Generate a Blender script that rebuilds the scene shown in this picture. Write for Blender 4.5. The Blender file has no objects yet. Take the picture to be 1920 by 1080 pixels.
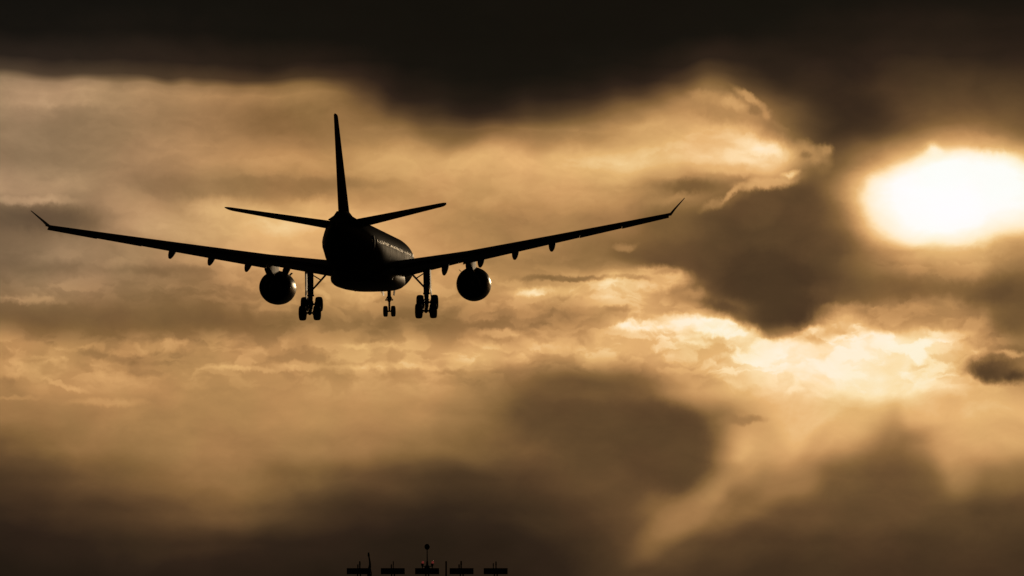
import bpy, bmesh, math, random
from mathutils import Vector, Matrix, Euler

R = math.radians
scene = bpy.context.scene
C = scene.collection

# ------------------------------------------------------------------ camera
CAM_H = 1.7            # eye height above the grass
CAM_EL = 5.75          # degrees the lens is tilted up
cam_d = bpy.data.cameras.new("camera")
cam_d.sensor_width = 36.0
cam_d.lens = 107.43    # about 19 degrees across
cam_d.clip_start = 0.5
cam_d.clip_end = 20000
cam = bpy.data.objects.new("camera", cam_d)
C.objects.link(cam)
cam.location = (0, 0, CAM_H)
cam.rotation_euler = (R(90 + CAM_EL), 0, 0)
scene.camera = cam

# ------------------------------------------------------------------ exposure
vs = scene.view_settings
vs.view_transform = 'Standard'
vs.look = 'None'
vs.exposure = -2.0
vs.gamma = 1.0
vs.use_curve_mapping = False

# ------------------------------------------------------------------ sun lamp
SUN_AZ = 8.1           # degrees clockwise from +Y
SUN_EL = 7.5
sun_d = bpy.data.lights.new("sun", 'SUN')
sun_d.energy = 0.6
sun_d.angle = R(3)
sun_d.color = (1.0, 0.72, 0.42)
sun = bpy.data.objects.new("sun", sun_d)
C.objects.link(sun)
sd = Vector((math.sin(R(SUN_AZ)) * math.cos(R(SUN_EL)), math.cos(R(SUN_AZ)) * math.cos(R(SUN_EL)), math.sin(R(SUN_EL))))
sun.rotation_euler = sd.to_track_quat('Z', 'Y').to_euler()
sun.location = sd * 500

# ------------------------------------------------------------------ sky
# The sky is written in sky coordinates: U = azimuth from +Y, V = height above 5.75 degrees, both in
# hundredths of a degree.  The table below gives how bright the cloud deck is round the sun.
world = bpy.data.worlds.new("World")
scene.world = world
world.use_nodes = True
nt = world.node_tree
nt.nodes.clear()
L = nt.links


class G:
    """tiny node-writing helper"""
    @staticmethod
    def put(sock, v):
        if isinstance(v, bpy.types.NodeSocket):
            L.new(v, sock)
        else:
            sock.default_value = v

    @staticmethod
    def m(op, a, b=0.0, c=0.0, clamp=False):
        n = nt.nodes.new('ShaderNodeMath'); n.operation = op; n.use_clamp = clamp
        G.put(n.inputs[0], a); G.put(n.inputs[1], b)
        if op in ('MULTIPLY_ADD', 'WRAP', 'SMOOTH_MIN', 'SMOOTH_MAX', 'COMPARE'):
            G.put(n.inputs[2], c)
        return n.outputs[0]

    @staticmethod
    def xyz(x, y, z=0.0):
        n = nt.nodes.new('ShaderNodeCombineXYZ')
        G.put(n.inputs[0], x); G.put(n.inputs[1], y); G.put(n.inputs[2], z)
        return n.outputs[0]

    @staticmethod
    def vm(op, a, b=(0, 0, 0), s=1.0):
        n = nt.nodes.new('ShaderNodeVectorMath'); n.operation = op
        G.put(n.inputs[0], a)
        if op == 'SCALE':
            G.put(n.inputs['Scale'], s)
        elif op != 'LENGTH':
            G.put(n.inputs[1], b)
        return n.outputs['Value'] if op == 'LENGTH' else n.outputs['Vector']

    @staticmethod
    def mp(vec, loc, rot, scl, kind='TEXTURE'):
        n = nt.nodes.new('ShaderNodeMapping'); n.vector_type = kind
        L.new(vec, n.inputs['Vector'])
        n.inputs['Location'].default_value = (loc[0], loc[1], 0)
        n.inputs['Rotation'].default_value = (0, 0, rot)
        n.inputs['Scale'].default_value = (scl[0], scl[1], 1)
        return n.outputs[0]

    @staticmethod
    def mr(v, a, b, c=0.0, d=1.0, smooth=True):
        n = nt.nodes.new('ShaderNodeMapRange')
        n.interpolation_type = 'SMOOTHSTEP' if smooth else 'LINEAR'
        G.put(n.inputs['Value'], v)
        for k, x in zip(('From Min', 'From Max', 'To Min', 'To Max'), (a, b, c, d)):
            G.put(n.inputs[k], x)
        return n.outputs['Result']

    @staticmethod
    def mix(f, a, b):
        n = nt.nodes.new('ShaderNodeMix'); n.data_type = 'FLOAT'
        G.put(n.inputs[0], f); G.put(n.inputs[2], a); G.put(n.inputs[3], b)
        return n.outputs[0]

    @staticmethod
    def noise(vec, scale, detail=4, rough=0.55, dist=0.0, out=0):
        n = nt.nodes.new('ShaderNodeTexNoise')
        L.new(vec, n.inputs['Vector'])
        n.inputs['Scale'].default_value = scale
        n.inputs['Detail'].default_value = detail
        n.inputs['Roughness'].default_value = rough
        n.inputs['Distortion'].default_value = dist
        return n.outputs[out]


def sky_uv(x, y):
    """picture point of the survey photo -> (U, V) in the sky"""
    f = 5729.6
    e = R(CAM_EL)
    dx, dz = (x - 960) / f, (540 - y) / f
    d = Vector((dx, math.cos(e) - dz * math.sin(e), math.sin(e) + dz * math.cos(e))).normalized()
    return math.degrees(math.atan2(d.x, d.y)) * 100, (math.degrees(math.asin(d.z)) - CAM_EL) * 100


tc = nt.nodes.new('ShaderNodeTexCoord')
sep = nt.nodes.new('ShaderNodeSeparateXYZ')
L.new(tc.outputs['Generated'], sep.inputs[0])
U0 = G.m('MULTIPLY', G.m('ARCTAN2', sep.outputs[0], sep.outputs[1]), 5729.578)
V0 = G.m('SUBTRACT', G.m('MULTIPLY', G.m('ARCSINE', sep.outputs[2]), 5729.578), CAM_EL * 100)
UV0 = G.xyz(U0, V0)

# wind-torn warping of the coordinates, broad then fine
big = G.noise(UV0, 0.009, 1, 0.5, 0, 1)
fin = G.noise(G.mp(UV0, (31, 7), 0.0, (1.35, 1.0), 'POINT'), 0.035, 5, 0.6, 0, 1)
w1 = G.vm('SCALE', G.vm('SUBTRACT', big, (0.5, 0.5, 0.5)), s=44.0)
w2 = G.vm('SCALE', G.vm('SUBTRACT', fin, (0.5, 0.5, 0.5)), s=24.0)
UVs = G.vm('ADD', UV0, w1)                 # soft warp
UVf = G.vm('ADD', G.vm('ADD', UV0, G.vm('SCALE', w1, s=0.45)), w2)   # fine warp: cloud edges
spl = nt.nodes.new('ShaderNodeSeparateXYZ'); L.new(UVs, spl.inputs[0])
Us, Vs = spl.outputs[0], spl.outputs[1]

COLS = [i * 120 for i in range(17)]
T = {
 0: [18,18,18,18,18,17,16,16,16,16,16,17,18,20,22,22,22],
 60: [21,23,23,22,20,19,17,16,16,16,18,19,22,27,32,34,30],
 115: [40,45,45,43,38,32,22,19,19,20,25,43,38,34,43,45,40],
 145: [80,80,76,76,70,64,36,22,20,24,40,85,50,42,56,62,54],
 180: [178,180,178,176,165,156,66,34,34,45,88,168,86,54,72,82,78],
 162: [160,160,156,150,140,120,48,28,24,32,60,130,64,48,64,72,66],
 210: [165,165,167,165,152,150,112,56,66,104,150,200,140,60,82,100,94],
 240: [160,158,160,160,148,150,155,110,132,165,200,226,168,64,88,120,112],
 300: [152,150,165,178,192,190,202,212,218,228,230,242,238,110,170,232,210],
 360: [186,182,162,156,160,166,186,190,200,204,180,150,112,118,295,310,275],
 420: [118,130,185,206,226,226,212,186,166,170,142,102,94,112,285,300,240],
 480: [136,154,166,182,210,215,205,190,168,150,112,95,84,94,185,222,168],
 540: [140,162,150,146,176,195,196,190,196,224,228,116,80,88,130,150,122],
 600: [124,120,124,126,136,146,150,152,165,172,232,225,76,190,175,165,112],
 660: [195,186,172,180,190,188,206,220,216,220,222,240,250,255,252,234,150],
 720: [166,186,190,176,176,190,200,188,136,106,126,208,246,254,250,236,190],
 780: [155,160,166,172,176,178,180,164,110,92,84,118,214,232,214,230,222],
 840: [110,136,155,165,160,160,155,134,112,98,90,110,196,200,146,208,202],
 900: [70,92,118,144,138,114,92,70,78,94,102,118,156,136,98,146,138],
 960: [54,64,80,104,100,70,54,46,56,72,108,150,104,92,92,94,88],
 1020: [38,42,49,54,50,41,36,34,40,56,97,83,72,76,72,70,67],
 1080: [31,34,36,38,36,32,31,31,36,50,76,63,59,67,63,61,59],
}
u_min, u_max = sky_uv(0, 540)[0], sky_uv(1920, 540)[0]
uu = G.m('DIVIDE', G.m('SUBTRACT', Us, u_min), u_max - u_min)
lum = None
rows = sorted(T)
pv = None
for y in rows:
    cr = nt.nodes.new('ShaderNodeValToRGB')
    e = cr.color_ramp
    e.interpolation = 'CARDINAL'
    while len(e.elements) < 17:
        e.elements.new(0.5)
    for i, x in enumerate(COLS):
        e.elements[i].position = (sky_uv(x, 540)[0] - u_min) / (u_max - u_min)
        g = T[y][i] / 320.0
        e.elements[i].color = (g, g, g, 1)
    L.new(uu if lum is None else G.m('MULTIPLY_ADD', lum, 1e-7, uu), cr.inputs[0])
    v = sky_uv(960, y)[1]
    if lum is None:
        lum = cr.outputs[0]
    else:
        lum = G.mix(G.mr(Vs, pv, v, smooth=not 115 < y <= 240), lum, cr.outputs[0])
    pv = v
lum = G.m('MULTIPLY', lum, 320.0)


flat = (1, 1, 0)
UVs2, UVf2 = G.vm('MULTIPLY', UVs, flat), G.vm('MULTIPLY', UVf, flat)
nblob = 0


def muladd(a, b, c):
    n = nt.nodes.new('ShaderNodeVectorMath'); n.operation = 'MULTIPLY_ADD'
    for k, x in enumerate((a, b, c)):
        G.put(n.inputs[k], x)
    return n.outputs[0]


def blob(x, y, rx, ry, rot, val, soft=1.0, op=1.0, fine=True):
    """one soft cloud or gap: an ellipse round (x, y), val = how bright, soft 1 = fades from its middle"""
    global lum, UVs2, UVf2, nblob
    if nblob % 6 == 0:      # ties the groups of blobs together, which keeps the shader's stack small
        UVf2 = muladd(lum, (1e-7, 1e-7, 0), UVf2)
        UVs2 = muladd(lum, (1e-7, 1e-7, 0), UVs2)
    nblob += 1
    u, v = sky_uv(x, y)
    base = UVf2 if fine else UVs2
    if abs(rot) < 7:
        p = muladd(base, (1 / rx, 1 / ry, 0), (-u / rx, -v / ry, 0))
    else:
        p = G.mp(base, (u, v), R(rot), (rx, ry))
    d = G.vm('LENGTH', p)
    k = G.mr(d, 1.0, 1.0 - soft, 0.0, op)
    lum = G.mix(k, lum, float(val))


# left side bands
blob(540, 222, 150, 42, 0, 136, 0.9, 0.8)
blob(120, 240, 170, 44, 0, 150, 0.95, 0.7)
blob(100, 190, 200, 18, 0, 190, 0.95, 0.6)
blob(560, 344, 210, 22, 0, 150, 0.8, 0.8)
blob(330, 345, 140, 26, 0, 152, 0.9, 0.7)
blob(60, 376, 130, 14, -4, 196, 0.8, 0.8)
blob(30, 355, 45, 10, 0, 184, 0.8, 0.7)
blob(80, 412, 160, 36, -3, 104, 0.8, 0.9)
blob(440, 395, 170, 34, -8, 230, 0.95, 0.75)
blob(590, 385, 80, 26, 0, 226, 0.95, 0.7)
blob(330, 440, 160, 20, -8, 206, 0.9, 0.6)
blob(80, 500, 150, 24, 0, 126, 0.9, 0.7)
blob(300, 508, 150, 18, -4, 132, 0.9, 0.8)
blob(60, 560, 130, 12, 0, 176, 0.9, 0.7)
blob(290, 540, 60, 10, 0, 168, 0.9, 0.6)
blob(420, 560, 90, 9, -3, 184, 0.8, 0.7)
blob(300, 600, 330, 30, 0, 120, 0.9, 0.7)
blob(690, 552, 90, 14, 4, 210, 0.8, 0.7)
blob(520, 577, 90, 8, 4, 172, 0.8, 0.5)
# ragged lit tops along the middle
blob(70, 655, 75, 18, -8, 206, 0.6, 0.7)
blob(20, 690, 40, 24, 0, 218, 0.6, 0.7)
blob(200, 665, 100, 12, -10, 152, 0.8, 0.7)
blob(160, 690, 30, 12, -30, 158, 0.7, 0.7)
blob(120, 722, 60, 7, -20, 214, 0.7, 0.7)
blob(230, 710, 160, 20, -16, 206, 0.9, 0.6)
blob(320, 648, 80, 16, 4, 208, 0.7, 0.7)
blob(310, 678, 60, 7, -4, 158, 0.8, 0.6)
blob(200, 755, 100, 12, -4, 204, 0.8, 0.6)
blob(30, 742, 60, 6, 0, 190, 0.8, 0.6)
blob(560, 684, 80, 12, 6, 228, 0.7, 0.8)
blob(480, 690, 140, 7, 0, 214, 0.8, 0.7)
blob(760, 687, 190, 11, 3, 230, 0.8, 0.8)
blob(700, 646, 90, 9, 0, 218, 0.7, 0.7)
blob(620, 706, 260, 12, 0, 182, 0.95, 0.6)
blob(900, 662, 85, 36, 0, 244, 0.85, 0.85)
blob(940, 624, 60, 12, 0, 238, 0.7, 0.8)
blob(1010, 594, 170, 20, -3, 158, 0.75, 0.85)
blob(1060, 655, 90, 16, 0, 222, 0.8, 0.7)
blob(1060, 522, 120, 9, 3, 138, 0.7, 0.8)
blob(890, 470, 170, 10, -3, 200, 0.95, 0.5)
blob(1170, 463, 32, 11, 8, 172, 0.8, 0.9)
blob(1030, 548, 110, 14, -3, 248, 0.8, 0.8)
blob(1120, 556, 50, 8, 0, 240, 0.8, 0.7)
# mottled patch right of the engine
blob(1230, 520, 90, 32, -5, 236, 0.7, 0.95)
blob(1190, 520, 42, 8, 0, 170, 0.9, 0.7)
blob(1250, 508, 40, 7, 0, 186, 0.9, 0.7)
blob(1300, 548, 40, 16, 0, 196, 0.8, 0.7)
blob(1130, 582, 80, 10, 0, 186, 0.8, 0.8)
blob(1270, 583, 70, 12, 0, 214, 0.8, 0.6)
blob(1200, 612, 70, 16, 4, 254, 0.75, 0.9)
blob(1350, 612, 120, 24, -12, 262, 0.8, 0.95)
blob(1230, 652, 130, 20, 0, 224, 0.85, 0.7)
blob(1340, 680, 26, 10, 0, 246, 0.8, 0.8)
blob(1290, 700, 100, 22, -20, 200, 0.9, 0.6)
# upper bright wisps against the deck
blob(1580, 190, 190, 60, -28, 52, 0.9, 0.85, False)
blob(1345, 208, 105, 38, -10, 170, 0.95, 0.9)
blob(1375, 192, 50, 20, -20, 206, 0.9, 0.85)
blob(1330, 182, 60, 14, -16, 188, 0.9, 0.7)
blob(1405, 183, 46, 11, -32, 204, 0.8, 0.8)
blob(1436, 212, 14, 26, 30, 190, 0.9, 0.7)
blob(1412, 206, 16, 10, 0, 138, 0.9, 0.7)
blob(1462, 238, 40, 9, -30, 150, 0.9, 0.7)
blob(1250, 238, 130, 26, 8, 212, 0.95, 0.7)
blob(1410, 268, 140, 42, -16, 240, 0.9, 0.9)
blob(1430, 276, 70, 28, -10, 262, 1.0, 0.85)
blob(1525, 288, 50, 28, -25, 196, 0.8, 0.8)
blob(1510, 290, 15, 12, 0, 130, 0.9, 0.6)
blob(1545, 312, 20, 20, 30, 130, 0.9, 0.7)
blob(1550, 276, 22, 16, -30, 208, 0.8, 0.7)
blob(1380, 318, 120, 14, 4, 226, 0.9, 0.8)
# dark cloud left of the sun, its rim lit
blob(1290, 352, 90, 22, 2, 120, 0.85, 0.9)
blob(1250, 376, 70, 14, 10, 178, 0.9, 0.7)
blob(1340, 385, 40, 14, 20, 178, 0.9, 0.7)
blob(1440, 340, 85, 18, 8, 214, 0.7, 0.9)
blob(1482, 322, 26, 11, 0, 246, 0.8, 0.9)
blob(1372, 362, 44, 8, 42, 208, 0.9, 0.8)
blob(1490, 432, 148, 96, 4, 86, 0.42, 0.97)
blob(1420, 395, 62, 48, 30, 96, 0.5, 0.95)
blob(1240, 420, 70, 30, 0, 108, 0.95, 0.6)
blob(1435, 520, 130, 66, -8, 74, 0.5, 0.97)
blob(1470, 548, 110, 58, -14, 72, 0.6, 0.95)
blob(1490, 592, 46, 36, 0, 72, 0.8, 0.95)
blob(1545, 545, 50, 40, 30, 88, 0.9, 0.8)
blob(1330, 500, 60, 46, 0, 90, 0.95, 0.8)
blob(1360, 575, 60, 20, -20, 82, 0.9, 0.8)
# below the sun
blob(1700, 545, 240, 34, 0, 118, 0.95, 0.85)
blob(1870, 550, 110, 50, 0, 98, 0.95, 0.8)
blob(1590, 575, 60, 16, -4, 206, 0.9, 0.9)
blob(1590, 605, 50, 36, 0, 254, 0.8, 0.9)
blob(1720, 588, 90, 12, 4, 170, 0.9, 0.8)
blob(1800, 610, 90, 18, 0, 176, 0.9, 0.8)
blob(1740, 628, 90, 14, 0, 236, 0.95, 0.8)
blob(1895, 605, 60, 34, 0, 108, 0.95, 0.85)
blob(1570, 690, 230, 74, -6, 262, 0.9, 0.9)
blob(1420, 645, 120, 26, -8, 258, 0.9, 0.9)
blob(1390, 628, 60, 16, 0, 258, 0.8, 0.8)
blob(1520, 625, 50, 16, 20, 258, 0.8, 0.8)
blob(1660, 640, 80, 26, 0, 264, 0.9, 0.8)
blob(1700, 700, 110, 60, 0, 254, 0.95, 0.7)
blob(1810, 655, 34, 14, -20, 248, 0.8, 0.8)
blob(1895, 664, 50, 9, 5, 244, 0.9, 0.8)
blob(1865, 686, 90, 28, -4, 96, 0.9, 0.95)
blob(1850, 700, 50, 24, -20, 80, 0.9, 0.9)
blob(1900, 705, 60, 22, 0, 76, 0.95, 0.95)
# lower dark cloud and its right edge
blob(1120, 790, 220, 92, -6, 96, 0.8, 0.85, False)
blob(1245, 835, 104, 104, 10, 88, 0.45, 0.95)
blob(1275, 880, 80, 70, 0, 90, 0.8, 0.85)
blob(1100, 735, 150, 28, 0, 106, 0.9, 0.85)
blob(1392, 845, 58, 92, 6, 224, 1.0, 0.9, False)
blob(1800, 770, 150, 56, 0, 230, 1.0, 0.7, False)
blob(1880, 830, 90, 60, 0, 214, 1.0, 0.6, False)
blob(1390, 786, 58, 13, -5, 158, 0.7, 0.85)
blob(1420, 840, 60, 50, 0, 214, 0.95, 0.6, False)
blob(1560, 805, 130, 60, 0, 230, 1.0, 0.8, False)
# shafts of light falling down to the left
blob(1285, 962, 200, 42, 40, 164, 0.95, 0.8, False)
blob(1355, 915, 90, 32, 45, 180, 0.95, 0.7, False)
blob(1480, 890, 200, 30, 45, 168, 0.95, 0.4, False)
blob(1660, 900, 90, 160, -10, 104, 1.0, 0.6, False)
blob(1672, 800, 34, 60, -10, 168, 1.0, 0.5, False)
blob(1560, 930, 150, 60, 40, 104, 0.95, 0.65, False)
blob(1400, 1020, 120, 50, 30, 76, 0.95, 0.6, False)
blob(1790, 850, 60, 130, 12, 212, 0.95, 0.5, False)
blob(1870, 960, 120, 90, 0, 80, 0.95, 0.6, False)
# sun burning through
blob(1770, 378, 320, 195, 0, 178, 1.0, 0.8, False)
blob(1790, 270, 150, 50, 0, 160, 1.0, 0.6)
blob(1772, 372, 262, 158, 0, 232, 1.0, 0.95, False)
blob(1770, 368, 228, 134, 0, 276, 0.9, 1.0, False)
blob(1770, 367, 205, 116, 0, 320, 0.85, 1.0, False)
blob(1900, 365, 130, 120, 0, 300, 1.0, 0.9, False)
blob(1860, 325, 100, 62, 0, 300, 1.0, 0.9)
blob(1850, 268, 50, 26, 0, 214, 1.0, 0.6)
blob(1755, 285, 24, 24, 0, 280, 1.0, 0.8)
# ragged edges of small clouds inside the lit bands
mo = G.noise(G.mp(UVf2, (50, 20), 0.05, (0.6, 1.25), 'POINT'), 0.022, 4, 0.5, 0.4)
mo2 = G.noise(G.mp(UVf2, (-80, 60), -0.03, (0.55, 1.2), 'POINT'), 0.009, 4, 0.5, 0.3)
band = G.m('MULTIPLY', G.mr(V0, -230.0, -130.0), G.mr(V0, -40.0, 90.0, 1.0, 0.25))
mott = G.m('ADD', G.m('MULTIPLY', G.mr(mo, 0.44, 0.58, -0.5, 0.5), 20.0), G.m('MULTIPLY', G.mr(mo2, 0.46, 0.54, -0.5, 0.5), 16.0))
inlit = G.m('MULTIPLY', G.mr(lum, 115.0, 170.0), G.mr(lum, 246.0, 275.0, 1.0, 0.0))
lum = G.m('ADD', lum, G.m('MULTIPLY', G.m('MULTIPLY', mott, band), inlit))

# fine cloud texture everywhere, streaky, less in the darkest deck
tex = G.noise(G.mp(UVs, (0, 0), 0.04, (0.55, 1.0), 'POINT'), 0.013, 6, 0.55, 0.3)
tex2 = G.noise(G.mp(UV0, (300, 90), -0.05, (0.6, 1.0), 'POINT'), 0.04, 5, 0.6, 0.2)
tt = G.m('ADD', G.m('MULTIPLY', G.m('SUBTRACT', tex, 0.5), 0.38), G.m('MULTIPLY', G.m('SUBTRACT', tex2, 0.5), 0.10))
amp = G.mr(lum, 20.0, 255.0, 1.0, 0.45, smooth=False)
lum = G.m('MULTIPLY', lum, G.m('ADD', 1.0, G.m('MULTIPLY', tt, amp)))

# the rest of the sky, away from the sun: heavy dim overcast
gen = G.noise(G.mp(UV0, (0, 0), 0.0, (0.4, 1.0), 'POINT'), 0.004, 5, 0.55)
rest = G.mr(gen, 0.35, 0.7, 14.0, 38.0)
away = G.mr(G.m('ABSOLUTE', U0), 1050.0, 4200.0)
awayv = G.mr(V0, 700.0, 1600.0)
lum = G.mix(away, lum, rest)
lum = G.mix(awayv, lum, 14.0)

# brightness -> colour of lit evening cloud
ramp = nt.nodes.new('ShaderNodeValToRGB')
ramp.color_ramp.interpolation = 'LINEAR'


def s2l(c):
    c /= 255.0
    return c / 12.92 if c <= 0.04045 else ((c + 0.055) / 1.055) ** 2.4


stops = [(0, (4, 3, 2)), (20, (20, 17, 12)), (45, (45, 33, 24)), (75, (76, 56, 36)), (100, (100, 74, 46)), (130, (131, 98, 58)),
         (160, (161, 121, 75)), (185, (187, 141, 88)), (205, (208, 160, 102)), (225, (228, 180, 116)), (240, (242, 202, 143)),
         (252, (253, 224, 174)), (265, (255, 238, 205)), (285, (255, 248, 230)), (300, (255, 254, 250)), (320, (255, 255, 255))]
el = ramp.color_ramp.elements
while len(el) < len(stops):
    el.new(0.5)
for i, (p, c) in enumerate(stops):
    el[i].position = p / 320.0
    el[i].color = tuple(s2l(x) for x in c) + (1,)
L.new(G.m('DIVIDE', lum, 320.0), ramp.inputs[0])

# clear evening sky far above the cloud, almost wholly covered
nish = nt.nodes.new('ShaderNodeTexSky')
nish.sky_type = 'NISHITA'
nish.sun_disc = False
nish.sun_elevation = R(SUN_EL)
nish.sun_rotation = R(SUN_AZ)
bg_sky = nt.nodes.new('ShaderNodeBackground')
L.new(nish.outputs[0], bg_sky.inputs[0])
bg_sky.inputs[1].default_value = 0.05
bg_cl = nt.nodes.new('ShaderNodeBackground')
# slight drift of hue: greyer far from the sun, here rosier, there more olive
hn = G.noise(G.mp(UV0, (11, 3), 0.0, (0.8, 1.0), 'POINT'), 0.006, 2, 0.5)
hv = G.mr(hn, 0.38, 0.62)
tint = G.xyz(G.mix(hv, 0.99, 1.02), G.mix(hv, 1.0, 0.985), G.mix(hv, 0.985, 0.995))
tinted = G.vm('MULTIPLY', ramp.outputs[0], tint)
bwn = nt.nodes.new('ShaderNodeRGBToBW'); L.new(tinted, bwn.inputs[0])
greyed = G.vm('SCALE', G.xyz(1.08, 1.0, 0.84), s=bwn.outputs[0])
gf = G.mr(U0, -980.0, -350.0, 0.34, 0.0)
gl = G.m('MULTIPLY', gf, G.mr(V0, -120.0, 60.0))
drift = G.vm('ADD', G.vm('SCALE', tinted, s=G.m('SUBTRACT', 1.0, gl)), G.vm('SCALE', greyed, s=gl))
L.new(drift, bg_cl.inputs[0])
bg_cl.inputs[1].default_value = 4.0
mxs = nt.nodes.new('ShaderNodeMixShader')
mxs.inputs[0].default_value = 0.995
L.new(bg_sky.outputs[0], mxs.inputs[1])
L.new(bg_cl.outputs[0], mxs.inputs[2])
wo = nt.nodes.new('ShaderNodeOutputWorld')
L.new(mxs.outputs[0], wo.inputs[0])


# ------------------------------------------------------------------ materials
def mat(name, col, rough=0.5, metal=0.0, vary=0.12, scale=1.5, emit=None, estr=0.0, coat=0.0, spec=0.3, ior=1.5):
    m = bpy.data.materials.new(name)
    m.use_nodes = True
    t = m.node_tree
    b = t.nodes['Principled BSDF']
    n = t.nodes.new('ShaderNodeTexNoise')
    n.inputs['Scale'].default_value = scale
    n.inputs['Detail'].default_value = 5
    tcd = t.nodes.new('ShaderNodeTexCoord')
    t.links.new(tcd.outputs['Object'], n.inputs['Vector'])
    r = t.nodes.new('ShaderNodeValToRGB')
    r.color_ramp.elements[0].position = 0.3
    r.color_ramp.elements[1].position = 0.7
    r.color_ramp.elements[0].color = tuple(c * (1 - vary) for c in col) + (1,)
    r.color_ramp.elements[1].color = tuple(min(1, c * (1 + vary)) for c in col) + (1,)
    t.links.new(n.outputs[0], r.inputs[0])
    t.links.new(r.outputs[0], b.inputs['Base Color'])
    mr = t.nodes.new('ShaderNodeMapRange')
    mr.inputs['To Min'].default_value = max(0.03, rough - 0.08)
    mr.inputs['To Max'].default_value = rough + 0.08
    t.links.new(n.outputs[0], mr.inputs['Value'])
    t.links.new(mr.outputs[0], b.inputs['Roughness'])
    b.inputs['Metallic'].default_value = metal
    b.inputs['Specular IOR Level'].default_value = spec
    b.inputs['IOR'].default_value = ior
    b.inputs['Coat Weight'].default_value = coat
    if emit:
        b.inputs['Emission Color'].default_value = emit + (1,)
        b.inputs['Emission Strength'].default_value = estr
    return m


M = {
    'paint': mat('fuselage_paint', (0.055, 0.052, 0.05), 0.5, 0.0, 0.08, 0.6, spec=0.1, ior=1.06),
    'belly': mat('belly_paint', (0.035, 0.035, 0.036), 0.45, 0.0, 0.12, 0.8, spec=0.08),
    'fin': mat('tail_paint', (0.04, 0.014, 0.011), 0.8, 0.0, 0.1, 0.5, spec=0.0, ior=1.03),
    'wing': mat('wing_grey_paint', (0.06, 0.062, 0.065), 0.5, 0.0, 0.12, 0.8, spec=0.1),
    'metal': mat('bare_aluminium', (0.55, 0.54, 0.52), 0.22, 1.0, 0.06, 2.0),
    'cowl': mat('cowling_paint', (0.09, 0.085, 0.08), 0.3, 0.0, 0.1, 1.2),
    'core': mat('exhaust_metal', (0.09, 0.08, 0.07), 0.5, 1.0, 0.2, 3.0),
    'steel': mat('gear_steel', (0.08, 0.08, 0.08), 0.5, 0.2, 0.15, 4.0, spec=0.15),
    'rubber': mat('tyre_rubber', (0.022, 0.021, 0.02), 0.8, 0.0, 0.2, 6.0),
    'rim': mat('wheel_rim', (0.2, 0.2, 0.2), 0.4, 0.6, 0.1, 6.0),
    'glass': mat('cabin_glass', (0.02, 0.022, 0.025), 0.35, 0.0, 0.1, 2.0, spec=0.07),
    'mast': mat('mast_paint', (0.035, 0.034, 0.032), 0.7, 0.0, 0.25, 3.0),
    'lampm': mat('lamp_housing', (0.03, 0.03, 0.03), 0.6, 0.2, 0.2, 8.0),
    'red': mat('red_lamp_glass', (0.35, 0.04, 0.04), 0.25, 0.0, 0.1, 8.0, (1.0, 0.16, 0.13), 0.42),
    'lens': mat('lamp_lens', (0.25, 0.24, 0.22), 0.15, 0.0, 0.1, 8.0, coat=0.5),
    'lit': mat('position_lamp', (0.6, 0.6, 0.55), 0.2, 0.0, 0.05, 8.0, (1.0, 0.85, 0.6), 3.0),
    'concrete': mat('footing_concrete', (0.3, 0.29, 0.27), 0.85, 0.0, 0.2, 3.0),
    'grass': mat('dry_grass', (0.06, 0.07, 0.03), 0.95, 0.0, 0.45, 0.08),
}


# ------------------------------------------------------------------ mesh helpers
def link(name, bm, m, parent=None, smooth=True, angle=35):
    bmesh.ops.recalc_face_normals(bm, faces=bm.faces)
    me = bpy.data.meshes.new(name)
    bm.to_mesh(me); bm.free()
    if smooth:
        for p in me.polygons:
            p.use_smooth = True
        try:
            me.set_sharp_from_angle(angle=R(angle))
        except Exception:
            pass
    me.materials.append(m)
    o = bpy.data.objects.new(name, me)
    C.objects.link(o)
    if parent is not None:
        o.parent = parent
    return o


def empty(name, loc, label, cat, group=None, rot=(0, 0, 0)):
    o = bpy.data.objects.new(name, None)
    o.empty_display_size = 0.5
    C.objects.link(o)
    o.location = loc
    o.rotation_euler = rot
    o['label'] = label
    o['category'] = cat
    if group:
        o['group'] = group
    return o


def loft(bm, rings, cap=True):
    vr = [[bm.verts.new(p) for p in r] for r in rings]
    n = len(vr[0])
    for a, b in zip(vr[:-1], vr[1:]):
        for i in range(n):
            j = (i + 1) % n
            bm.faces.new((a[i], a[j], b[j], b[i]))
    if cap:
        bm.faces.new(vr[0][::-1]); bm.faces.new(vr[-1])
    return vr


def tube(bm, a, b, r0, r1=None, n=14, cap=True):
    a, b = Vector(a), Vector(b)
    r1 = r0 if r1 is None else r1
    d = (b - a).normalized()
    s = d.cross(Vector((0, 0, 1)))
    if s.length < 1e-3:
        s = d.cross(Vector((0, 1, 0)))
    s.normalize(); t = d.cross(s)
    rg = []
    for c, r in ((a, r0), (b, r1)):
        rg.append([c + s * r * math.cos(k * 2 * math.pi / n) + t * r * math.sin(k * 2 * math.pi / n) for k in range(n)])
    loft(bm, rg, cap)


def path_tube(bm, pts, rad, n=12):
    rg = []
    for i, p in enumerate(pts):
        p = Vector(p)
        a = Vector(pts[max(0, i - 1)]); b = Vector(pts[min(len(pts) - 1, i + 1)])
        d = (b - a).normalized()
        s = d.cross(Vector((0, 1, 0))).normalized(); t = d.cross(s)
        rg.append([p + (s * math.cos(k * 2 * math.pi / n) + t * math.sin(k * 2 * math.pi / n)) * rad[i] for k in range(n)])
    loft(bm, rg)


def lathe_y(bm, prof, cx=0, cz=0, n=40, sy=1.0):
    """profile of (y, r) turned about an axis along y"""
    loft(bm, [[(cx + r * math.cos(k * 2 * math.pi / n), y, cz + sy * r * math.sin(k * 2 * math.pi / n)) for k in range(n)] for y, r in prof])


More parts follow.
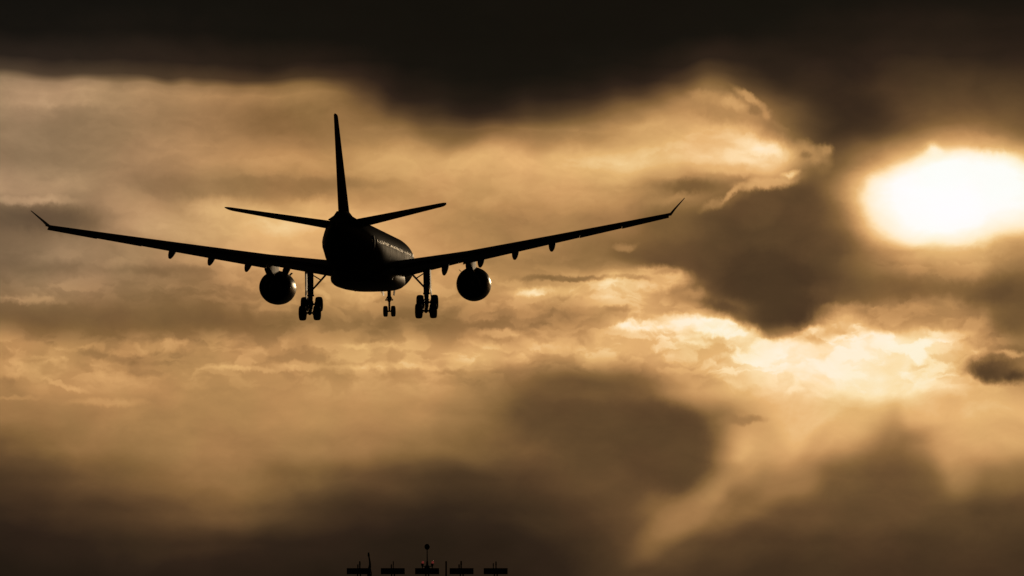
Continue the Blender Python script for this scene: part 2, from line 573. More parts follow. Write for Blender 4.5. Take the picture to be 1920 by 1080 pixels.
def box(bm, c, s, rot=None, bev=0.0):
    res = bmesh.ops.create_cube(bm, size=1.0)
    vs_ = res['verts']
    bmesh.ops.scale(bm, vec=s, verts=vs_)
    if bev:
        ed = list({e for v in vs_ for e in v.link_edges})
        out = bmesh.ops.bevel(bm, geom=ed, offset=bev, segments=2, affect='EDGES', profile=0.5)
        vs_ = list({v for f in out['faces'] for v in f.verts} | {v for v in vs_ if v.is_valid})
    if rot:
        bmesh.ops.rotate(bm, cent=(0, 0, 0), matrix=Euler(rot).to_matrix(), verts=vs_)
    bmesh.ops.translate(bm, vec=c, verts=vs_)


def airfoil(chord, thick, n=12, x0=0.0, x1=1.0):
    """closed outline, (distance aft of the leading edge, height), cut between x0 and x1 of the chord"""
    up, lo = [], []
    for i in range(n + 1):
        s = x0 + (x1 - x0) * (0.5 - 0.5 * math.cos(math.pi * i / n))
        t = 5 * thick * (0.2969 * math.sqrt(s) - 0.126 * s - 0.3516 * s * s + 0.2843 * s ** 3 - 0.1036 * s ** 4)
        c = 0.018 * math.sin(math.pi * s)
        up.append((s * chord, (c + t) * chord)); lo.append((s * chord, (c - t) * chord))
    return up + lo[::-1][(1 if x1 == 1.0 else 0):(-1 if x0 == 0.0 else None)]


# ------------------------------------------------------------------ ground
gm = bmesh.new()
gn = 60
ext = 9000.0
vv = [[gm.verts.new(((i / gn - .5) * 2 * ext, -1500 + j / gn * 10500, 0)) for i in range(gn + 1)] for j in range(gn + 1)]
for j in range(gn):
    for i in range(gn):
        gm.faces.new((vv[j][i], vv[j][i + 1], vv[j + 1][i + 1], vv[j + 1][i]))
g = link('ground', gm, M['grass'], smooth=False)
g['kind'] = 'structure'

# ------------------------------------------------------------------ airliner (x right, y nose, z up, metres)
plane = empty('airliner', (-13.93, 293.67, 34.34), 'dark silhouetted twin-engine airliner seen from behind, landing gear and flaps down',
              'airplane', rot=(R(4.21), R(-0.56), R(-2.87)))
# turn order: roll about y, pitch about x, yaw about z
Rm = Matrix.Rotation(R(-2.87), 3, 'Z') @ Matrix.Rotation(R(4.21), 3, 'X') @ Matrix.Rotation(R(-0.76), 3, 'Y')
plane.rotation_euler = Rm.to_euler()

FR = 2.82


def fus_ring(y, cz, w, h, n=64):
    return [(w * math.cos(k * 2 * math.pi / n), y, cz + h * math.sin(k * 2 * math.pi / n)) for k in range(n)]


FS = [  # y, centre z, half width, half height
    (29.6, -0.95, 0.05, 0.05), (29.4, -0.93, 0.42, 0.40), (28.9, -0.85, 0.85, 0.82), (28.1, -0.68, 1.32, 1.28), (27.0, -0.46, 1.80, 1.78),
    (25.6, -0.22, 2.24, 2.24), (24.0, -0.06, 2.56, 2.62), (22.0, 0, 2.75, 2.78), (20.0, 0, 2.82, 2.82), (10.0, 0, 2.82, 2.82),
    (0.0, 0, 2.82, 2.82), (-8.0, 0, 2.82, 2.82), (-11.0, 0.04, 2.80, 2.78), (-14.0, 0.20, 2.70, 2.62), (-17.0, 0.48, 2.47, 2.34),
    (-20.0, 0.82, 2.10, 1.98), (-23.0, 1.16, 1.62, 1.58), (-25.5, 1.42, 1.18, 1.18), (-27.5, 1.58, 0.80, 0.82), (-29.0, 1.66, 0.50, 0.52), (-29.9, 1.70, 0.30, 0.30)]
bm = bmesh.new(); loft(bm, [fus_ring(*s) for s in FS])
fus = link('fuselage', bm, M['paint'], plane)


def fus_at(y):
    for a, b in zip(FS[:-1], FS[1:]):
        if b[0] <= y <= a[0]:
            t = (a[0] - y) / (a[0] - b[0])
            return [a[i] + (b[i] - a[i]) * t for i in range(4)]


# exhaust of the auxiliary power unit
bm = bmesh.new(); lathe_y(bm, [(-29.85, 0.27), (-30.15, 0.22), (-30.15, 0.17), (-29.9, 0.17)], 0, 1.70, 20)
link('tail_exhaust', bm, M['core'], fus)

# belly fairing round the wing box
bm = bmesh.new(); rings = []
for y, w, zb, zt in [(12.5, 1.2, -2.7, -2.2), (11.0, 2.1, -2.98, -1.7), (8.5, 2.85, -3.2, -1.2), (5, 3.12, -3.3, -0.9), (0, 3.2, -3.33, -0.9), (-4, 3.15, -3.3, -1.0),
                     (-7, 2.9, -3.2, -1.3), (-9.5, 2.3, -3.0, -1.8), (-11.3, 1.3, -2.75, -2.2)]:
    rr = []
    for k in range(40):
        a = k * 2 * math.pi / 40
        ca, sa = math.cos(a), math.sin(a)
        p = 2.9
        x_ = w * math.copysign(abs(ca) ** (2 / p), ca)
        z_ = (zb + zt) / 2 + (zt - zb) / 2 * math.copysign(abs(sa) ** (2 / p), sa)
        rr.append((x_, y, z_))
    rings.append(rr)
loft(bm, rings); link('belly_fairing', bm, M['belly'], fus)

# cabin windows and doors, both sides
for sgn in (-1, 1):
    y = 21.0
    k = 0
    while y > -19.0:
        _, cz, w, h = fus_at(y)
        z = 0.72
        if not any(abs(y - q) < 0.75 for q in (17.9, 8.9, -6.8, -17.6)) and k < 60:
            x = w * math.sqrt(max(0, 1 - ((z - cz) / h) ** 2))
            bm = bmesh.new()
            rg = []
            for off, s in ((-0.03, 1.0), (0.012, 1.0), (0.016, 0.8)):
                rg.append([(sgn * (x + off - 0.06 * (0.17 * s * math.sin(t * math.pi / 6))), y + 0.12 * s * math.cos(t * math.pi / 6), z + 0.17 * s * math.sin(t * math.pi / 6)) for t in range(12)])
            loft(bm, rg)
            link('window', bm, M['glass'], fus)
            k += 1
        y -= 0.78
    for q in (17.9, 8.9, -6.8, -17.6):
        bm = bmesh.new()
        _, cz, w, h = fus_at(q)
        pr, pl = [], []
        rg = []
        for zz in (-0.75, -0.3, 0.2, 0.7, 1.15, 1.2):
            x = w * math.sqrt(max(0, 1 - ((zz - cz) / h) ** 2))
            rg.append([(sgn * (x - 0.05), q - 0.5, zz), (sgn * (x + 0.018), q - 0.5, zz), (sgn * (x + 0.018), q + 0.5, zz), (sgn * (x - 0.05), q + 0.5, zz)])
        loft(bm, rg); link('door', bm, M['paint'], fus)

# cockpit glass band
bm = bmesh.new(); rg = []
for y in (25.2, 25.9, 26.6, 27.1):
    _, cz, w, h = fus_at(y)
    rg.append([((w + .02) * math.cos(R(a)), y, cz + (h + .02) * math.sin(R(a))) for a in list(range(38, 143, 7))])
vr = [[bm.verts.new(p) for p in r] for r in rg]
for a, b in zip(vr[:-1], vr[1:]):
    for i in range(len(a) - 1):
        bm.faces.new((a[i], a[i + 1], b[i + 1], b[i]))
link('windscreen', bm, M['glass'], fus)

# small blade antennas and beacon under and over the fuselage
bm = bmesh.new(); box(bm, (0, 13.5, -3.0), (0.04, 0.35, 0.4), (R(-18), 0, 0)); link('antenna', bm, M['belly'], fus)
bm = bmesh.new(); box(bm, (-0.5, -8.0, -3.42), (0.04, 0.35, 0.3), (R(-18), 0, 0)); link('antenna', bm, M['belly'], fus)

# ---- wings
HS = 29.3


def wing_le(s): return 8.9 - 0.625 * (s - 2.5)


def wing_te(s):
    return -3.6 - 0.07 * (s - 2.5) if s < 9.6 else -4.1 - 0.335 * (s - 9.6)


def wing_z(s):
    q = s - 2.8
    return -1.27 + 0.160 * q + 0.0001 * q * q


def wing_inc(s): return 1.6 - 1.0 * (s / HS)


def wing_th(s): return 0.145 - 0.045 * (s / HS) - (0.02 if s > 9.6 else 0.02 * (s / 9.6))


def wing_sec(sgn, s, x0=0.0, x1=1.0, n=12):
    c = wing_le(s) - wing_te(s)
    a = R(wing_inc(s))
    out = []
    for d, z in airfoil(c, wing_th(s), n, x0, x1):
        d2 = d - 0.3 * c
        out.append((sgn * s, wing_le(s) - 0.3 * c - (d2 * math.cos(a) + z * math.sin(a)), wing_z(s) + z * math.cos(a) - d2 * math.sin(a)))
    return out


def hinge(s, frac):
    """point of the lower surface at a fraction of the chord (y, z)"""
    c = wing_le(s) - wing_te(s); a = R(wing_inc(s)); d2 = (frac - 0.3) * c
    return wing_le(s) - 0.3 * c - d2 * math.cos(a), wing_z(s) - d2 * math.sin(a)


def flap(sgn, s0, s1, frac, ang, aft, drop, name, parent, m, tail=1.0, steps=5):
    bm = bmesh.new(); rg = []
    for i in range(steps + 1):
        s = s0 + (s1 - s0) * i / steps
        c = wing_le(s) - wing_te(s)
        ch = (1 - frac) * c * tail
        hy, hz = hinge(s, frac)
        a = R(ang + wing_inc(s))
        prof = airfoil(ch, 0.13, 8)
        rg.append([(sgn * s, hy - aft * c - (d * math.cos(a) + z * math.sin(a)), hz - drop + z * math.cos(a) - d * math.sin(a)) for d, z in prof])
    loft(bm, rg); return link(name, bm, m, parent)


FAIR = [7.65, 11.15, 14.5, 18.05]
for sgn in (-1, 1):
    bm = bmesh.new()
    ss = [1.0, 2.8, 5, 7.5, 9.6, 12, 15, 18, 21, 24, 27, 28.6, 29.15, HS]
    rings = []
    for s in ss:
        r = wing_sec(sgn, s, 0.0, 0.80 if s < 28.8 else 1.0, 14)
        if len(rings) and len(r) != len(rings[0]):
            r = wing_sec(sgn, s, 0.0, 0.999, 14)
        rings.append(r)
    loft(bm, rings)
    wing = link('wing', bm, M['wing'], plane)
    # flaps down, ailerons drooped
    flap(sgn, 3.1, 9.35, 0.78, 11, 0.01, 0.06, 'flap', wing, M['wing'])
    flap(sgn, 9.45, 20.7, 0.74, 19, 0.0, 0.04, 'flap', wing, M['wing'])
    flap(sgn, 20.72, 24.7, 0.73, 20, 0.0, 0.04, 'aileron', wing, M['wing'])
    flap(sgn, 24.72, 29.1, 0.72, 22, 0.0, 0.04, 'aileron', wing, M['wing'])
    # slats ahead of the leading edge
    for s0, s1 in ((3.6, 8.5), (10.3, 15.6), (15.7, 21.8), (21.9, 28.3)):
        bm = bmesh.new(); rg = []
        for i in range(5):
            s = s0 + (s1 - s0) * i / 4
            c = wing_le(s) - wing_te(s); a = R(wing_inc(s) + 22)
            pr = airfoil(c * 0.15, 0.16, 6)
            rg.append([(sgn * s, wing_le(s) + 0.055 * c - (d * math.cos(a) * -1 * -1), wing_z(s) - 0.02 * c + R(wing_inc(s)) * 0.3 * c + z - d * -math.sin(a) * 0.6) for d, z in pr])
        loft(bm, rg); link('slat', bm, M['metal'], wing)
    # winglet
    bm = bmesh.new(); rg = []
    z0 = wing_z(HS); yt = wing_te(HS); yl = wing_le(HS)
    for t, dx, dz, le, ch in ((0, 0.0, 0.06, yl - 0.15, 2.3), (0.1, 0.12, 0.12, yl - 0.5, 1.95), (0.35, 0.42, 0.46, yl - 1.1, 1.5), (1.0, 1.38, 1.42, yl - 2.6, 0.55)):
        r = []
        for d, z in airfoil(ch, 0.12, 8):
            r.append((sgn * (HS - 0.1 + dx + z * 0.78), le - d, z0 + dz - z * 0.62))
        rg.append(r)
    loft(bm, rg); wl = link('winglet', bm, M['wing'], wing)
    # flap track fairings
    for i, s in enumerate(FAIR):
        hy, hz = hinge(s, 0.80)
        k = 1.0 - 0.05 * i
        bm = bmesh.new()
        prof = [(2.1, 0.02, 0.05), (1.6, 0.12, 0.0), (0.8, 0.23, -0.12), (-0.2, 0.29, -0.28), (-1.1, 0.285, -0.50), (-1.8, 0.24, -0.76), (-2.4, 0.16, -0.98), (-2.7, 0.02, -1.10)]
        rg = []
        for y_, r_, dz in prof:
            rg.append([(sgn * s + r_ * 1.15 * math.cos(q * math.pi / 10), hy + 0.3 + y_ * k, hz - 0.18 + dz * 1.15 * k + r_ * 1.35 * k * math.sin(q * math.pi / 10)) for q in range(20)])
        loft(bm, rg); link('flap_fairing', bm, M['wing'], wing)
    # position lamp at the tip
    bm = bmesh.new(); bmesh.ops.create_uvsphere(bm, u_segments=12, v_segments=8, radius=0.07)
    bmesh.ops.translate(bm, vec=(sgn * (HS + 0.02), yl - 0.4, z0 + 0.0), verts=bm.verts)
    link('position_lamp', bm, M['lens'], wing)

    # ---- engine
    ex, ez = sgn * 9.75, -2.66
    bm = bmesh.new()
    lathe_y(bm, [(9.3, 1.30), (9.62, 1.38), (9.72, 1.46), (9.62, 1.55), (9.0, 1.64), (7.8, 1.69), (6.5, 1.68), (5.3, 1.58), (4.4, 1.44), (4.35, 1.41), (4.6, 1.40), (6.5, 1.36)], ex, ez, 56)
    eng = link('engine', bm, M['cowl'], plane)
    bm = bmesh.new()
    lathe_y(bm, [(9.28, 1.29), (9.60, 1.375), (9.73, 1.46), (9.60, 1.555), (9.35, 1.61), (9.36, 1.57)], ex, ez, 56)
    link('intake_lip', bm, M['metal'], eng)
    bm = bmesh.new(); lathe_y(bm, [(8.6, 0.02), (8.3, 0.25), (8.0, 0.38), (7.7, 0.40), (7.6, 1.33), (7.4, 1.33), (7.3, 0.3)], ex, ez, 40)
    link('fan', bm, M['core'], eng)
    bm = bmesh.new(); lathe_y(bm, [(6.6, 1.34), (5.6, 1.12), (4.4, 0.98), (3.3, 0.78), (3.25, 0.74), (3.6, 0.72), (5.0, 0.7)], ex, ez, 40)
    link('core_cowl', bm, M['core'], eng)
    bm = bmesh.new(); lathe_y(bm, [(4.6, 0.5), (3.4, 0.44), (2.7, 0.24), (2.35, 0.04)], ex, ez, 28)
    link('exhaust_cone', bm, M['core'], eng)
    # pylon
    bm = bmesh.new(); rg = []
    zw = wing_z(9.75)
    for y_, w_, zb, zt in ((8.6, 0.06, ez + 1.6, ez + 1.72), (7.2, 0.22, ez + 1.45, ez + 2.05), (5.4, 0.37, ez + 1.1, zw + 0.25), (3.6, 0.37, ez + 0.75, zw + 0.3), (1.6, 0.36, ez + 1.15, zw + 0.1),
                           (-0.2, 0.30, ez + 1.55, zw - 0.05), (-1.8, 0.10, zw - 0.62, zw - 0.2), (-2.4, 0.03, zw - 0.5, zw - 0.3)):
        rg.append([(ex - w_, y_, zb), (ex - w_ * 0.6, y_, zb - 0.05), (ex + w_ * 0.6, y_, zb - 0.05), (ex + w_, y_, zb), (ex + w_, y_, zt), (ex - w_, y_, zt)])
    loft(bm, rg); link('pylon', bm, M['wing'], eng)
    # small strakes on the cowling
    bm = bmesh.new(); box(bm, (ex - sgn * 1.25, 7.6, ez + 1.28), (0.5, 1.3, 0.035), (0, R(sgn * 45), 0)); link('strake', bm, M['cowl'], eng)

    # ---- horizontal stabiliser
    def st(sgn, s, x0, x1, n=8):
        t = s / 9.7
        le = -20.9 - 0.67 * s; ch = 5.7 - 3.55 * t
        if s > 9.3: ch *= 0.72
        z0 = 1.80 + 0.163 * s
        return [(sgn * s, le - d * 0.998, z0 + z + 0.075 * (d - 3.2 + 0.2 * s)) for d, z in airfoil(ch, 0.105 - 0.02 * t, n, x0, x1)]
    bm = bmesh.new(); rg = [st(sgn, s, 0.0, 0.74) for s in (0.2, 1.2, 3, 5, 7, 8.6, 9.25)]
    loft(bm, rg); stab = link('horizontal_stabiliser', bm, M['wing'], plane)
    bm = bmesh.new(); rg = [st(sgn, s, 0.745, 1.0) for s in (1.4, 3, 5, 7, 8.6, 9.2)]
    loft(bm, rg); link('elevator', bm, M['wing'], stab)
    bm = bmesh.new()
    tip = [st(sgn, 9.26, 0.0, 1.0), [(p[0], p[1] - 0.05, p[2]) for p in st(sgn, 9.5, 0.02, 0.98)]]
    c9 = st(sgn, 9.26, 0.0, 1.0); rg = [c9]
    for ds, sc, dy in ((0.2, 0.86, -0.1), (0.36, 0.6, -0.3), (0.46, 0.25, -0.5)):
        my = sum(p[1] for p in c9) / len(c9); mz = sum(p[2] for p in c9) / len(c9)
        rg.append([(sgn * (9.26 + ds), my + (p[1] - my) * sc + dy, mz + (p[2] - mz) * sc + 0.178 * ds) for p in c9])
    loft(bm, rg); link('tip_fairing', bm, M['wing'], stab)

    # ---- main landing gear
    gx = sgn * 5.62
    gz = -4.95     # bogie centre
    ztop = -0.95
    gr = bpy.data.objects.new('main_landing_gear', None)
    gr.empty_display_size = 0.3; C.objects.link(gr); gr.parent = plane; gr.location = (gx, 0.0, gz)
    bm = bmesh.new()
    tube(bm, (0, 0.12, ztop - gz), (0, 0.03, 1.35), 0.31, 0.28, 18)
    tube(bm, (0, 0.03, 1.35), (0, 0.03, 1.18), 0.34, 0.34, 18)
    tube(bm, (0, 0.03, 1.5), (0, 0, -0.05), 0.20, 0.19, 16)
    tube(bm, (0, 0, 0.72), (0, 0, 0.6), 0.26, 0.26, 16)
    tube(bm, (-0.15, -0.26, 1.3), (-0.13, -0.62, 0.72), 0.045, 0.045, 8)    # torque links
    tube(bm, (0.15, -0.26, 1.3), (0.13, -0.62, 0.72), 0.045, 0.045, 8)
    tube(bm, (-0.13, -0.62, 0.72), (-0.08, -0.15, 0.1), 0.045, 0.045, 8)
    tube(bm, (0.13, -0.62, 0.72), (0.08, -0.15, 0.1), 0.045, 0.045, 8)
    tube(bm, (0.2 , -0.18, 1.9), (0.2, -0.18, 0.9), 0.03, 0.03, 8)
    tube(bm, (-0.26, -0.12, 2.2), (-0.24, -0.15, 0.95), 0.025, 0.025, 8)
    link('strut', bm, M['steel'], gr)
    tl = R(26.0)
    def bog(p):   # bogie beam pitched, rear wheels low
        x, y, z = p
        return (x, y * math.cos(tl) - z * math.sin(tl) * 0, z + y * math.sin(tl))
    bm = bmesh.new()
    tube(bm, bog((0, 1.15, 0)), bog((0, -1.15, 0)), 0.17, 0.17, 14)
    for yy in (0.99, -0.99):
        tube(bm, bog((-0.62, yy, 0)), bog((0.62, yy, 0)), 0.10, 0.10, 14)
        for sx in (-1, 1):
            tube(bm, bog((sx * 0.40, yy, 0)), bog((sx * 0.28, yy, 0)), 0.22, 0.22, 16)
            tube(bm, bog((sx * 0.3, yy, -0.16)), bog((sx * 0.26, yy * 0.1, -0.22)), 0.035, 0.035, 8)
    tube(bm, (0, 0.25, 0.9), bog((0, 0.9, 0.1)), 0.05, 0.05, 8)
    link('bogie_beam', bm, M['steel'], gr)
    for yy in (0.99, -0.99):
        for sx in (-1, 1):
            cx, cy, cz = bog((sx * 0.70, yy, 0))
            bm = bmesh.new()
            prof = [(-0.26, 0.36), (-0.32, 0.46), (-0.335, 0.56), (-0.295, 0.665), (-0.20, 0.715), (-0.07, 0.73), (0.07, 0.73), (0.20, 0.715), (0.295, 0.665), (0.335, 0.56), (0.32, 0.46), (0.26, 0.36)]
            loft(bm, [[(cx + a, cy + r * math.cos(k * 2 * math.pi / 40), cz + r * math.sin(k * 2 * math.pi / 40)) for k in range(40)] for a, r in prof])
            wh = link('wheel', bm, M['rubber'], gr)
            bm = bmesh.new()
            prof = [(-0.22, 0.05), (-0.25, 0.2), (-0.2, 0.3), (-0.245, 0.37), (0.245, 0.37), (0.2, 0.3), (0.25, 0.2), (0.22, 0.05)]
            loft(bm, [[(cx + a, cy + r * math.cos(k * 2 * math.pi / 24), cz + r * math.sin(k * 2 * math.pi / 24)) for k in range(24)] for a, r in prof])
            # rim stays a part of the gear: thing > gear > wheel is as deep as it goes
            link('wheel_rim', bm, M['rim'], gr)
    bm = bmesh.new()
    tube(bm, (-sgn * 0.1, 0.1, 1.75), (-sgn * 1.2, 0.25, 2.95), 0.085, 0.10, 12)
    tube(bm, (-sgn * 1.2, 0.25, 2.95), (-sgn * 1.5, 0.28, 3.3), 0.10, 0.10, 12)
    tube(bm, (-sgn * 1.0, 0.25, 2.75), (-sgn * 0.2, 0.2, 3.25), 0.06, 0.06, 10)
    link('side_brace', bm, M['steel'], gr)
    bm = bmesh.new()
    rg = []
    for z_, a_, b_ in ((3.55, -0.9, 0.7), (1.75, -0.85, 0.65), (1.35, -0.6, 0.5), (0.95, -0.15, 0.25)):
        xo = sgn * (0.36 + (0.05 if z_ < 1.5 else 0))
        rg.append([(xo, a_, z_), (xo + sgn * 0.07, a_, z_), (xo + sgn * 0.07, b_, z_), (xo, b_, z_)])
    loft(bm, rg); link('gear_door', bm, M['belly'], gr, smooth=False)

# ---- fin
def fin_sec(z, x0, x1, n=10):
    t = (z - 2.4) / 9.2
    le = -17.6 - 0.93 * (z - 2.4); te = -26.4 - 0.31 * (z - 2.4)
    ch = le - te
    return [(y_, le - d, z) for d, y_ in airfoil(ch, 0.10 - 0.012 * t, n, x0, x1)]


FT = 11.35
def finr(x0, x1, z0=1.6, z1=FT, n=9):
    rg = []
    for i in range(n + 1):
        z = z0 + (z1 - z0) * i / n
        t_ = (z - 2.4) / 9.2
        le = -17.6 - 0.93 * (z - 2.4); te = -26.2 - 0.31 * (z - 2.4)
        ch = le - te
        # symmetric section
        up, lo = [], []
        for q in range(11):
            s = x0 + (x1 - x0) * (0.5 - 0.5 * math.cos(math.pi * q / 10))
            th = 5 * (0.074 - 0.004 * t_) * (0.2969 * math.sqrt(s) - 0.126 * s - 0.3516 * s * s + 0.2843 * s ** 3 - 0.1036 * s ** 4) + 0.001
            up.append((th * ch, le - s * ch, z)); lo.append((-th * ch, le - s * ch, z))
        rg.append(up + lo[::-1])
    return rg
bm = bmesh.new(); rg = finr(0.0, 0.70)
c9 = rg[-1]
my = c9[0][1]
rg.append([(p[0] * 0.5, my + (p[1] - my) * 0.93 - 0.15, FT + 0.16) for p in c9])
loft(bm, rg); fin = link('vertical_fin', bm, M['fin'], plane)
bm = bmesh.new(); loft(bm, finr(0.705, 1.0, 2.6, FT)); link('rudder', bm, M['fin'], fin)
# root fillet of the fin
bm = bmesh.new(); rg = []
for y_, w_, z_ in ((-14.0, 0.05, 2.86), (-16.0, 0.22, 3.0), (-18.5, 0.55, 3.15), (-21, 0.75, 3.2), (-24, 0.72, 3.15), (-26, 0.45, 2.95), (-27.2, 0.2, 2.6)):
    rg.append([(w_ * 1.7, y_, z_ - 0.75), (w_ * 0.95, y_, z_ - 0.4), (w_ * 0.55, y_, z_), (-w_ * 0.55, y_, z_), (-w_ * 0.95, y_, z_ - 0.4), (-w_ * 1.7, y_, z_ - 0.75)])
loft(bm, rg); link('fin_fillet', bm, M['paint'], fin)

# ---- nose landing gear
ng = bpy.data.objects.new('nose_landing_gear', None)
ng.empty_display_size = 0.3; C.objects.link(ng); ng.parent = plane; ng.location = (0, 22.2, -4.88)
bm = bmesh.new()
tube(bm, (0, 0.1, 2.6), (0, 0.05, 1.35), 0.19, 0.19, 16)
tube(bm, (0, 0.05, 1.45), (0, 0, 1.0), 0.24, 0.16, 16)
tube(bm, (0, 0.05, 1.2), (0, 0, -0.05), 0.11, 0.10, 14)
tube(bm, (-0.42, 0, 1.18), (0.42, 0, 1.18), 0.08, 0.08, 10)       # steering actuators
tube(bm, (-0.3, -0.05, 1.28), (-0.08, 0, 1.7), 0.05, 0.05, 8)
tube(bm, (0.3, -0.05, 1.28), (0.08, 0, 1.7), 0.05, 0.05, 8)
tube(bm, (-0.40, 0, 0), (0.40, 0, 0), 0.08, 0.08, 12)
tube(bm, (0, -0.2, 0.95), (0, -0.42, 0.5), 0.04, 0.04, 8)
tube(bm, (0, -0.42, 0.5), (0, -0.05, 0.15), 0.04, 0.04, 8)
tube(bm, (0, 0.2, 1.5), (0, 1.6, 2.6), 0.07, 0.07, 8)
link('strut', bm, M['steel'], ng)
for sx in (-1, 1):
    cx = sx * 0.405
    bm = bmesh.new()
    prof = [(-0.18, 0.26), (-0.22, 0.36), (-0.22, 0.46), (-0.18, 0.54), (-0.09, 0.57), (0.09, 0.57), (0.18, 0.54), (0.22, 0.46), (0.22, 0.36), (0.18, 0.26)]
    loft(bm, [[(cx + a, r * math.cos(k * 2 * math.pi / 36), r * math.sin(k * 2 * math.pi / 36)) for k in range(36)] for a, r in prof])
    link('wheel', bm, M['rubber'], ng)
    bm = bmesh.new()
    prof = [(-0.12, 0.05), (-0.16, 0.27), (0.16, 0.27), (0.12, 0.05)]
    loft(bm, [[(cx + a, r * math.cos(k * 2 * math.pi / 24), r * math.sin(k * 2 * math.pi / 24)) for k in range(24)] for a, r in prof])
    link('wheel_rim', bm, M['rim'], ng)
    bm = bmesh.new()
    rg = []
    for y_ in (-1.3, 0.3):
        rg.append([(sx * 0.62, y_, 2.4), (sx * 0.66, y_, 2.4), (sx * 0.90 - sx * 0.35, y_, 1.62), (sx * 0.86 - sx * 0.35, y_, 1.62)])
    loft(bm, [[(p[0] + (0 if p[2] > 2 else 0), p[1], p[2]) for p in r] for r in rg])
    link('gear_door', bm, M['belly'], ng, smooth=False)

# ------------------------------------------------------------------ approach lights
MD = 230.0
PX = MD / 5729.6


def gp(x, y):
    """ground frame position of a mast detail seen at this place in the photograph, at the masts' distance"""
    e = R(CAM_EL)
    dx, dz = (x - 960) / 5729.6, (540 - y) / 5729.6
    d = Vector((dx, math.cos(e) - dz * math.sin(e), math.sin(e) + dz * math.cos(e)))
    d *= MD / d.y
    return d.x, CAM_H + d.z


def box2(bm, cx, cz, w, h, dpt=0.5, cy=0.0, bev=0.0):
    box(bm, (cx, cy, cz), (w, dpt, h), None, bev)


X0, ZT = gp(673, 1065.5)
ZT_ = ZT            # top of the work platform above the grass


def make_mast(name, label):
    """approach lamp on a two-legged mast with a small work platform; origin at the footing"""
    t = empty(name, (0, MD, 0), label, 'approach light', 'approach lights in a row')
    for dx in (-0.10, 0.11):
        bm = bmesh.new(); tube(bm, (dx, 0, 0.1), (dx, 0, ZT_ - 0.42), 0.055, 0.05, 10)
        link('leg', bm, M['mast'], t)
    for k in range(8):
        z = 0.35 + k * 0.38
        bm = bmesh.new(); tube(bm, (-0.10, 0, z), (0.11, 0, z), 0.018, 0.018, 6)
        link('ladder_rung', bm, M['mast'], t)
    bm = bmesh.new(); box(bm, (0, 0, 0.06), (0.7, 0.7, 0.24), None, 0.03); link('footing', bm, M['concrete'], t)
    bm = bmesh.new()
    box(bm, (0, 0, ZT_ - 0.22), (1.74, 0.62, 0.34), None, 0.03)
    for xx in (-0.87, -0.43, 0.43, 0.87):
        box(bm, (xx, 0, ZT_ - 0.22), (0.05, 0.66, 0.44), None, 0.01)
    for zz in (ZT_ - 0.02, ZT_ - 0.42):
        box(bm, (0, 0, zz), (1.80, 0.68, 0.05), None, 0.012)
    link('platform', bm, M['mast'], t)
    return t


def lamp(t, dx, h, r):
    bm = bmesh.new()
    tube(bm, (dx, 0, ZT_ - 0.03), (dx, 0, ZT_ + h * 0.55), r * 0.8, r * 0.8, 10)
    tube(bm, (dx, 0.03, ZT_ + h * 0.5), (dx, -0.03, ZT_ + h), r, r * 0.8, 12)
    lm_ = link('lamp', bm, M['lampm'], t)
    bm = bmesh.new()
    tube(bm, (dx, -0.05, ZT_ + h * 0.72), (dx, -r - 0.03, ZT_ + h * 0.72), r * 0.6, r * 0.7, 12)
    link('lens', bm, M['lens'], lm_)


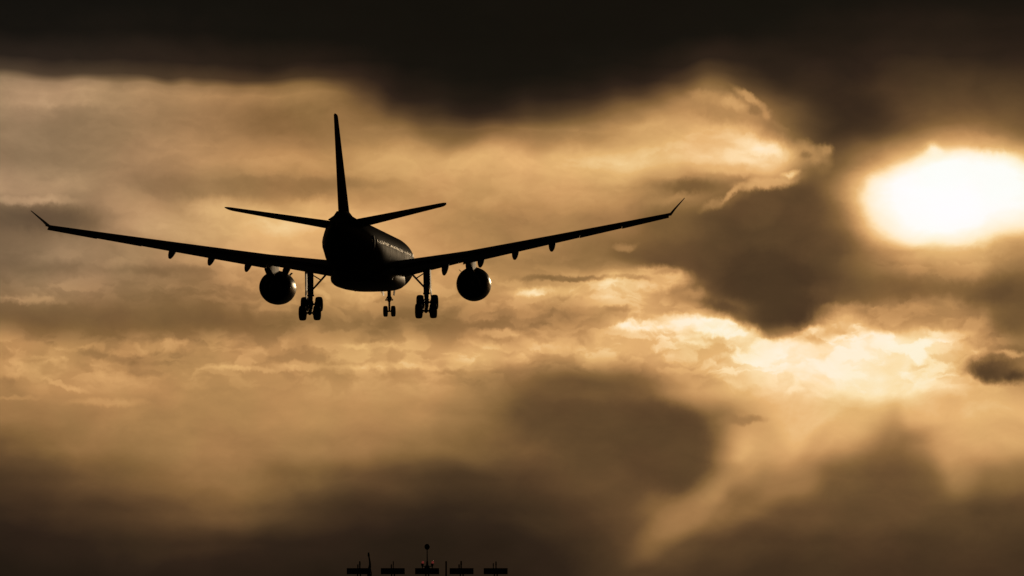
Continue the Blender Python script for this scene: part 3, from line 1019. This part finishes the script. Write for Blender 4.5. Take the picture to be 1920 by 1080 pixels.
LAB = ['leftmost dark approach light mast, beside the bent slim pole',
       'dark approach light mast between the leftmost one and the ball-topped one',
       'dark approach light mast with a ball on a tall rod and two red lamps',
       'dark approach light mast just right of the thin straight pole',
       'rightmost dark approach light mast with two separate upright lamps']
for i, (px, lp) in enumerate([(673, ((-2.0, 7, 2.2), (1.6, 13, 2.6))), (736.8, ((-3.0, 7, 2.2), (0.6, 13, 1.6))), (801, ()), (865.6, ((-4.8, 7, 2.4), (-1.0, 13.5, 2.6))), (929.4, ((-4.4, 9.5, 1.8), (0.6, 12.5, 2.2)))]):
    t = make_mast('approach_light_mast', LAB[i])
    t.location = (gp(px, 1066)[0], MD, 0)
    for dx, h, w in lp:
        lamp(t, dx * PX, h * PX, w * PX * 0.62)
    if i == 2:
        bm = bmesh.new()
        tube(bm, (0, 0, ZT_ - 0.03), (0, 0, ZT_ + 0.22), 0.24, 0.13, 12)
        tube(bm, (0, 0, ZT_ + 0.2), (0, 0, ZT_ + 0.55), 0.10, 0.06, 12)
        tube(bm, (0, 0, ZT_ + 0.45), (-0.01, 0, ZT_ + 1.48), 0.045, 0.035, 10)
        for sx in (-1, 1):
            tube(bm, (0, 0, ZT_ + 0.12), (sx * 0.37, 0, ZT_ + 0.16), 0.035, 0.03, 8)
        link('rod', bm, M['mast'], t)
        bm = bmesh.new(); bmesh.ops.create_uvsphere(bm, u_segments=24, v_segments=16, radius=0.205)
        for v in bm.verts:
            if v.co.z < -0.1:
                v.co.z = v.co.z * 1.18
        bmesh.ops.translate(bm, vec=(-0.01, 0, ZT_ + 1.62), verts=bm.verts)
        link('ball', bm, M['lampm'], t)
        for sx in (-1, 1):
            bx_ = -0.36 if sx < 0 else 0.38
            bm = bmesh.new()
            tube(bm, (bx_, 0, ZT_ - 0.02), (bx_, 0, ZT_ + 0.2), 0.03, 0.05, 10)
            tube(bm, (bx_, 0, ZT_ + 0.14), (bx_, 0, ZT_ + 0.36), 0.07, 0.11, 12)
            h_ = link('lamp', bm, M['lampm'], t)
            bm = bmesh.new(); bmesh.ops.create_uvsphere(bm, u_segments=16, v_segments=10, radius=0.095)
            bmesh.ops.scale(bm, vec=(1, 1, 1.2), verts=bm.verts)
            bmesh.ops.translate(bm, vec=(bx_ + 0.035, -0.02, ZT_ + 0.43), verts=bm.verts)
            link('red_glass', bm, M['red'], h_)

# slim pole with a bent head, beside the leftmost mast
xb = gp(696.5, 1066)[0]
t = empty('camera_pole', (xb, MD - 3, 0), 'slim bent pole with a small head, beside the leftmost light mast', 'pole')
bm = bmesh.new()
path_tube(bm, [(0, 0, 0.05), (0, 0, 3.4), (0.0, 0, 3.75), (0.03, 0, 4.0), (0.0, 0, 4.3), (-0.06, 0, 4.6), (-0.07, 0, 4.85)], [0.06, 0.06, 0.11, 0.08, 0.065, 0.05, 0.035])
link('pole', bm, M['mast'], t)
bm = bmesh.new(); tube(bm, (-0.07, 0, 4.6), (-0.08, 0, 4.88), 0.085, 0.06, 12); link('head', bm, M['lampm'], t)
for dx in (-0.13, 0.15):
    bm = bmesh.new(); tube(bm, (dx, 0, 3.3), (0, 0, 3.95), 0.035, 0.035, 8); link('stay', bm, M['mast'], t)
bm = bmesh.new(); box(bm, (0.0, 0, 3.2), (0.34, 0.3, 0.26), None, 0.03); box(bm, (0, 0, 0.08), (0.5, 0.5, 0.2), None, 0.03); link('bracket', bm, M['mast'], t)

# plain straight pole
xb, zb = gp(836.5, 1053)
bm = bmesh.new(); tube(bm, (0, 0, 0), (0, 0, zb), 0.065, 0.06, 12); tube(bm, (0, 0, zb), (0, 0, zb + 0.03), 0.075, 0.06, 12)
o = link('post', bm, M['mast']); o.location = (xb, MD, 0)
o['label'] = 'thin straight dark pole with nothing on it, between two light masts'; o['category'] = 'pole'
